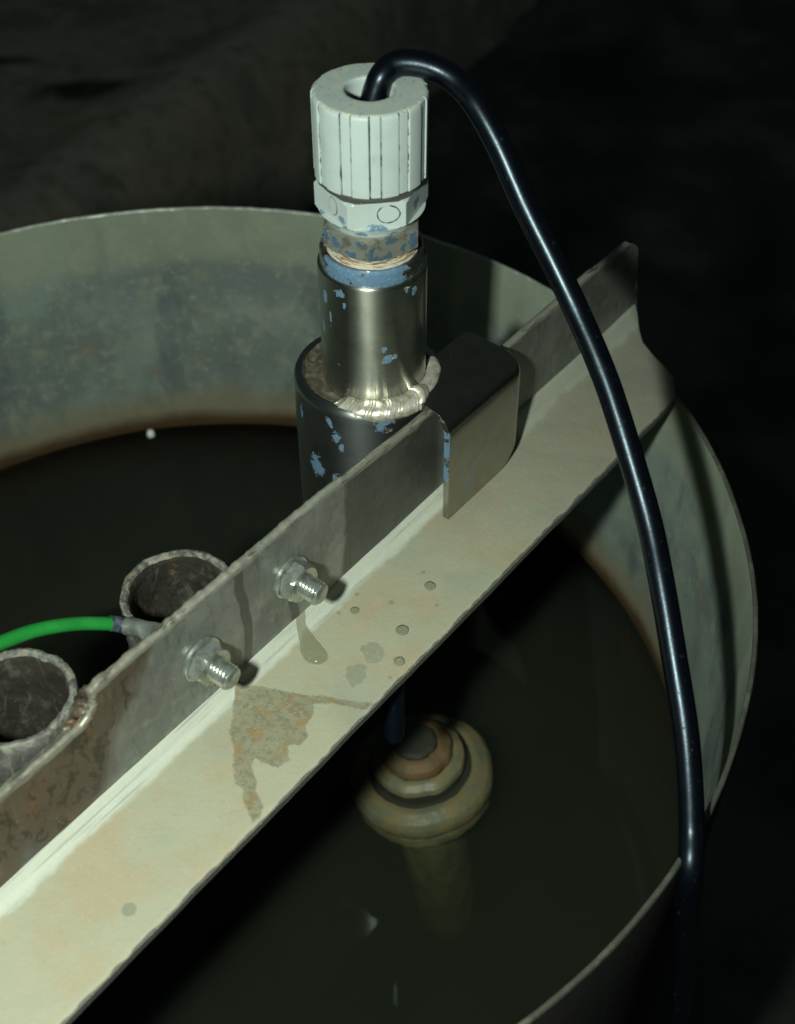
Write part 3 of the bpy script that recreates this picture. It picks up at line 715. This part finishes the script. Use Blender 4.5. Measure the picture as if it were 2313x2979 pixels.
# ribbed cap
CT, CB = -171.6, -197.4
def cap_r(th, r, z):
    if r < 16: return r
    a = (th - 0.5) % 31 if False else (th + 360 - 0.3) % 30.0
    g = 0.0
    if a < 11.2: g = 0.42
    for e in (0.0, 11.2, 30.0):
        d = abs(a - e)
        if d < 0.9: g = max(g, 1.15 * (1 - d / 0.9) + 0.1)
    return r - g * (0.45 + 0.55 * ss(CT - 0.1, CT - 1.6, z))
def cap_g(th, z, r):
    if r < 16.3: return 0.0
    a = (th + 360 - 0.3) % 30.0; v = 0
    for e, s in ((0.0, 1.0), (11.2, 0.72), (30.0, 1.0)): v = max(v, s * (1 - abs(a - e) / 1.15))
    return max(0, v)
prof = [(15.0, CB - 0.2), (16.6, CB - 0.1)] + dens([(17.05, CB + 0.3), (17.0, CT - 2.4)], 0.7) + dens([(17.0, CT - 2.2), (16.95, CT - 1.2), (16.7, CT - 0.5), (16.1, CT - 0.08), (15.5, CT)], 0.3) + dens([(15.3, CT), (8.0, CT)], 0.6) + [(7.5, CT - 0.15), (7.3, CT - 0.5)] + dens([(7.2, CT - 0.8), (7.1, CT - 9.5)], 0.8) + [(0.5, CT - 9.6)]
link('cap', lathe(prof, 720, C0, cap_r, attrs={'paint': lambda th, z, r: 0.0, 'groove': cap_g, 'top': lambda th, z, r: 1.0 if z > CT - 0.7 else 0.0}), M_plastic, sens, None, 30)
# weld bead
def weld():
    vs, fs = [], []; n = 420; seg = 18; t0, t1 = -34, 108
    for i in range(n + 1):
        th = t0 + (t1 - t0) * i / n; f = i / n
        rp = 3.6 * (0.55 + 0.45 * ss(0, 0.06, f)) * (1 - 0.35 * ss(0.55, 0.62, f)) * (1 - ss(0.97, 1.0, f))
        step = (th / 4.2 + 0.9 * nz(th * 0.12, 0, 0)) % 1.0
        rp *= 1 + 0.05 * (step ** 2) + 0.08 * nz(th * 0.09, 7, 0)
        if 44 < th < 60: rp *= 1 + 0.38 * math.sin((th - 44) / 16 * math.pi)
        rc = 20.0 + 0.5 * nz(th * 0.06, 1, 0)
        for s in range(seg):
            a = 2 * math.pi * s / seg
            lag = 5.0 * math.cos(a) ** 2
            r_ = rc + rp * 1.12 * math.cos(a); t_ = R(th - lag)
            vs.append(Vector((SX + r_ * math.sin(t_), SY - r_ * math.cos(t_), Z0 - 1.9 + 1.3 * ss(30, 60, th) + rp * math.sin(a) * 0.95)))
    for i in range(n):
        for s in range(seg):
            a = i * seg + s; b = i * seg + (s + 1) % seg; fs.append((a, b, b + seg, a + seg))
    fs += [tuple(range(seg))[::-1], tuple(range(n * seg, n * seg + seg))]
    return recalc(mesh(vs, fs))
link('weld_bead', weld(), M_weld, sens, None, 50)
# bracket: bent plate hooking over the bar
def bracket():
    TH = 2.3
    def prof(inset):
        HT = 48.2 - inset; WF = 36.0 - inset; rb = 8.6 - inset; out = []
        for k in range(9): out.append((12 + (WF - rb - 12) * k / 8, HT - (1.2 if False else 0) ))
        for k in range(1, 9): a = math.pi / 2 * k / 8; out.append((WF - rb + rb * math.sin(a), HT - rb + rb * math.cos(a)))
        for k in range(1, 15): out.append((WF, HT - rb - (HT - rb - 0.9) * k / 14))
        return out
    AL = [(-5.2 + 39.7 * i / 34, 0.0) for i in range(35)] + [(34.5 + 5.2 * math.sin(R(a)), 5.2 * (1 - math.cos(R(a)))) for a in range(8, 89, 8)]
    vs, fs, pa = [], [], []
    def sheet(extra):
        m0 = len(vs)
        for (al, ins) in AL:
            al2 = al - (extra * min(1, ins / 5.2) if extra else 0)
            P_ = prof(ins + extra); n = len(P_)
            for k, (w_, h_) in enumerate(P_):
                if k > 16:                    # bottom edge climbs at the rounded corner
                    hb = 0.9 + 9.0 * ss(27, 40, al) ** 1.5
                    h_ = P_[16][1] + (hb - P_[16][1]) * (k - 16) / (n - 17)
                a_ = al2
                if k < 9: a_ = al2 + (0.0 if al > 0 else 1.2 * (1 - k / 8)) ; 
                h_ += 0.15 * nz(al, w_ + h_, 2, 0.12)
                vs.append(B(a_ + 0.02 * (47 - h_), w_, h_))
                v = 0
                if al < -4.3: v = 0.62 if 20 < h_ < 42 else 0.25
                for (a0, h0, r0) in ((6, 9, 2.5), (8, 13, 2), (31, 32, 2), (3, 18, 1.2)):
                    if w_ > 30: v = max(v, 0.85 - math.hypot(al - a0, h_ - h0) / (r0 * 2))
                pa.append(v)
        return m0, len(prof(0))
    a0, n = sheet(0); b0, _ = sheet(TH); m = len(AL)
    for i in range(m - 1):
        for k in range(n - 1):
            q = a0 + i * n + k; fs.append((q, q + 1, q + n + 1, q + n))
            q = b0 + i * n + k; fs.append((q, q + n, q + n + 1, q + 1))
    for k in range(n - 1):
        fs.append((a0 + k, b0 + k, b0 + k + 1, a0 + k + 1)); e = (m - 1) * n
        fs.append((a0 + e + k, a0 + e + k + 1, b0 + e + k + 1, b0 + e + k))
    for i in range(m - 1):
        fs.append((a0 + i * n, a0 + (i + 1) * n, b0 + (i + 1) * n, b0 + i * n)); e = n - 1
        fs.append((a0 + i * n + e, b0 + i * n + e, b0 + (i + 1) * n + e, a0 + (i + 1) * n + e))
    return recalc(mesh(vs, fs, {'paint': pa}))
bk = link('bracket', bracket(), M_bracket, sens, None, 32)
bv = bk.modifiers.new('edge', 'BEVEL'); bv.width = 0.0005; bv.segments = 2; bv.limit_method = 'ANGLE'; bv.angle_limit = R(45)

# thin rod added under the bar so its gloss gives a bluish streak
pr = thing('streak_rod', 'thin black rod added for its bluish streak, hanging under the near edge of the angle bar', 'streak rod', (-1.0, 256, -366))
link('rod', lathe([(0.5, -324.2), (3.4, -324.2), (3.4, -363), (2.9, -365.4), (1.2, -366.5), (0.3, -366.6)], 48, (-1.0, 256)), M_sheen, pr)

# ================================================================ black cable
CP = [(-7.9, 343.4, -182), (-7.3, 344.6, -178.0), (-6.0, 345.8, -173.5), (-4.4, 346.8, -170.3), (-1.7, 348.9, -168.4), (2.3, 349.6, -167.6), (9.0, 349.0, -168.4), (15.7, 346.7, -170.9), (22.1, 343.8, -176.7), (29.0, 336.3, -185.6), (37.2, 324.2, -199.0), (45.1, 313.0, -210.3), (51.7, 303.2, -220.1), (58.1, 291.8, -230.1), (63.2, 280.7, -239.8), (71.8, 259.0, -260.0), (75.8, 244.1, -273.5), (79.1, 230.2, -287.4), (82.6, 212.3, -303.9), (83.8, 194.3, -320.5), (83.0, 182.3, -331.1), (87.7, 180.8, -372.2), (92.7, 180.5, -422), (97, 179, -520), (101, 174, -700), (125, 165, -900), (230, 140, -990)]
kc = lambda i: 1 + 0.03 * ss(6, 12, i) * (1 - ss(14, 19, i))
cb = link('cable', tube(spline([Vector(p) * kc(i) for i, p in enumerate(CP)], 10), 3.8, 40, True, lambda f: 3.8 * (1 + 0.03 * ss(0.22, 0.43, f) * (1 - ss(0.5, 0.68, f)))), M_cable, None, CP[0], 60)
tag(cb, 'black rubber cable arching out of the cap and down past the drum', 'cable')

# ================================================================ thing below the liquid: bell with stem
bt = thing('submerged_fitting', 'blurry scaled bell shaped fitting with stem under the murky liquid', 'fitting', (10.5, 324.0, -488))
ax = Vector((-0.13, 0.05, 1)).normalized(); q = Vector((0, 0, 1)).rotation_difference(ax); PB = Vector((10.5, 324.0, -488))
def tfb(v): 
    r_ = q @ (v - PB); return PB + r_
def wb(k): return lambda th, r, z: r + 0.9 * nz(math.sin(R(th)) * 2.2, math.cos(R(th)) * 2.2 + z * 0.06, k) + 0.35 * nz(math.sin(R(th)) * 8, math.cos(R(th)) * 8 + z * 0.2, k)
cc = (PB.x, PB.y); z = PB.z
link('flange_disc', lathe(dens([(23.5, z + 4.5), (26, z + 4.6), (30.8, z + 2), (32.4, z - 1.0), (32.6, z - 4), (31.6, z - 7)], 1.0), 96, cc, wb(1), tf=tfb), M_float, bt)
link('lower_disc', lathe(dens([(30.4, z - 7), (31.2, z - 9), (30.8, z - 14), (27.5, z - 18), (18, z - 21)], 1.2), 96, cc, wb(2), tf=tfb), M_mud, bt)
link('groove', lathe(dens([(23.8, z + 4.5), (22.6, z + 2), (20.0, z + 2.5), (19.6, z + 8)], 0.8), 96, cc, None, tf=tfb), M_groove, bt)
link('middle_tier', lathe(dens([(19.6, z + 7), (20.9, z + 8.5), (20.4, z + 11), (17.5, z + 13), (15.4, z + 13.2)], 0.8), 96, cc, wb(3), tf=tfb), M_float, bt)
link('orange_tier', lathe(dens([(15.4, z + 12.8), (15.9, z + 15), (15.0, z + 17.5), (11.5, z + 19.6), (9.6, z + 19.8)], 0.8), 96, cc, wb(5), tf=tfb), M_orange, bt)
link('top_boss', lathe(dens([(9.6, z + 19.4), (9.4, z + 21), (8.0, z + 22.0), (1, z + 22.4)], 0.8), 96, cc, wb(6), False, True, tf=tfb), M_groove, bt)
link('stem', lathe(dens([(18.2, z - 20), (17.4, z - 26), (17.8, z - 30), (16.6, z - 36), (14.3, z - 118), (12.8, z - 127), (8, z - 132), (2, z - 133)], 3), 96, cc, wb(4), False, True, tf=tfb), M_mud, bt)

# bubble on the liquid, coloured white to stand in for the flash highlight
bb = link('bubble', lathe([(0.05, LIQ + 3.6), (1.2, LIQ + 3.2), (1.9, LIQ + 2.2), (2.1, LIQ + 0.1)], 32, (-132.8, 515.8), None, True), M_highlight, None, (-132.8, 515.8, LIQ), 60)
tag(bb, 'tiny bubble coloured white as a painted highlight, floating on the liquid near the back wall', 'bubble')
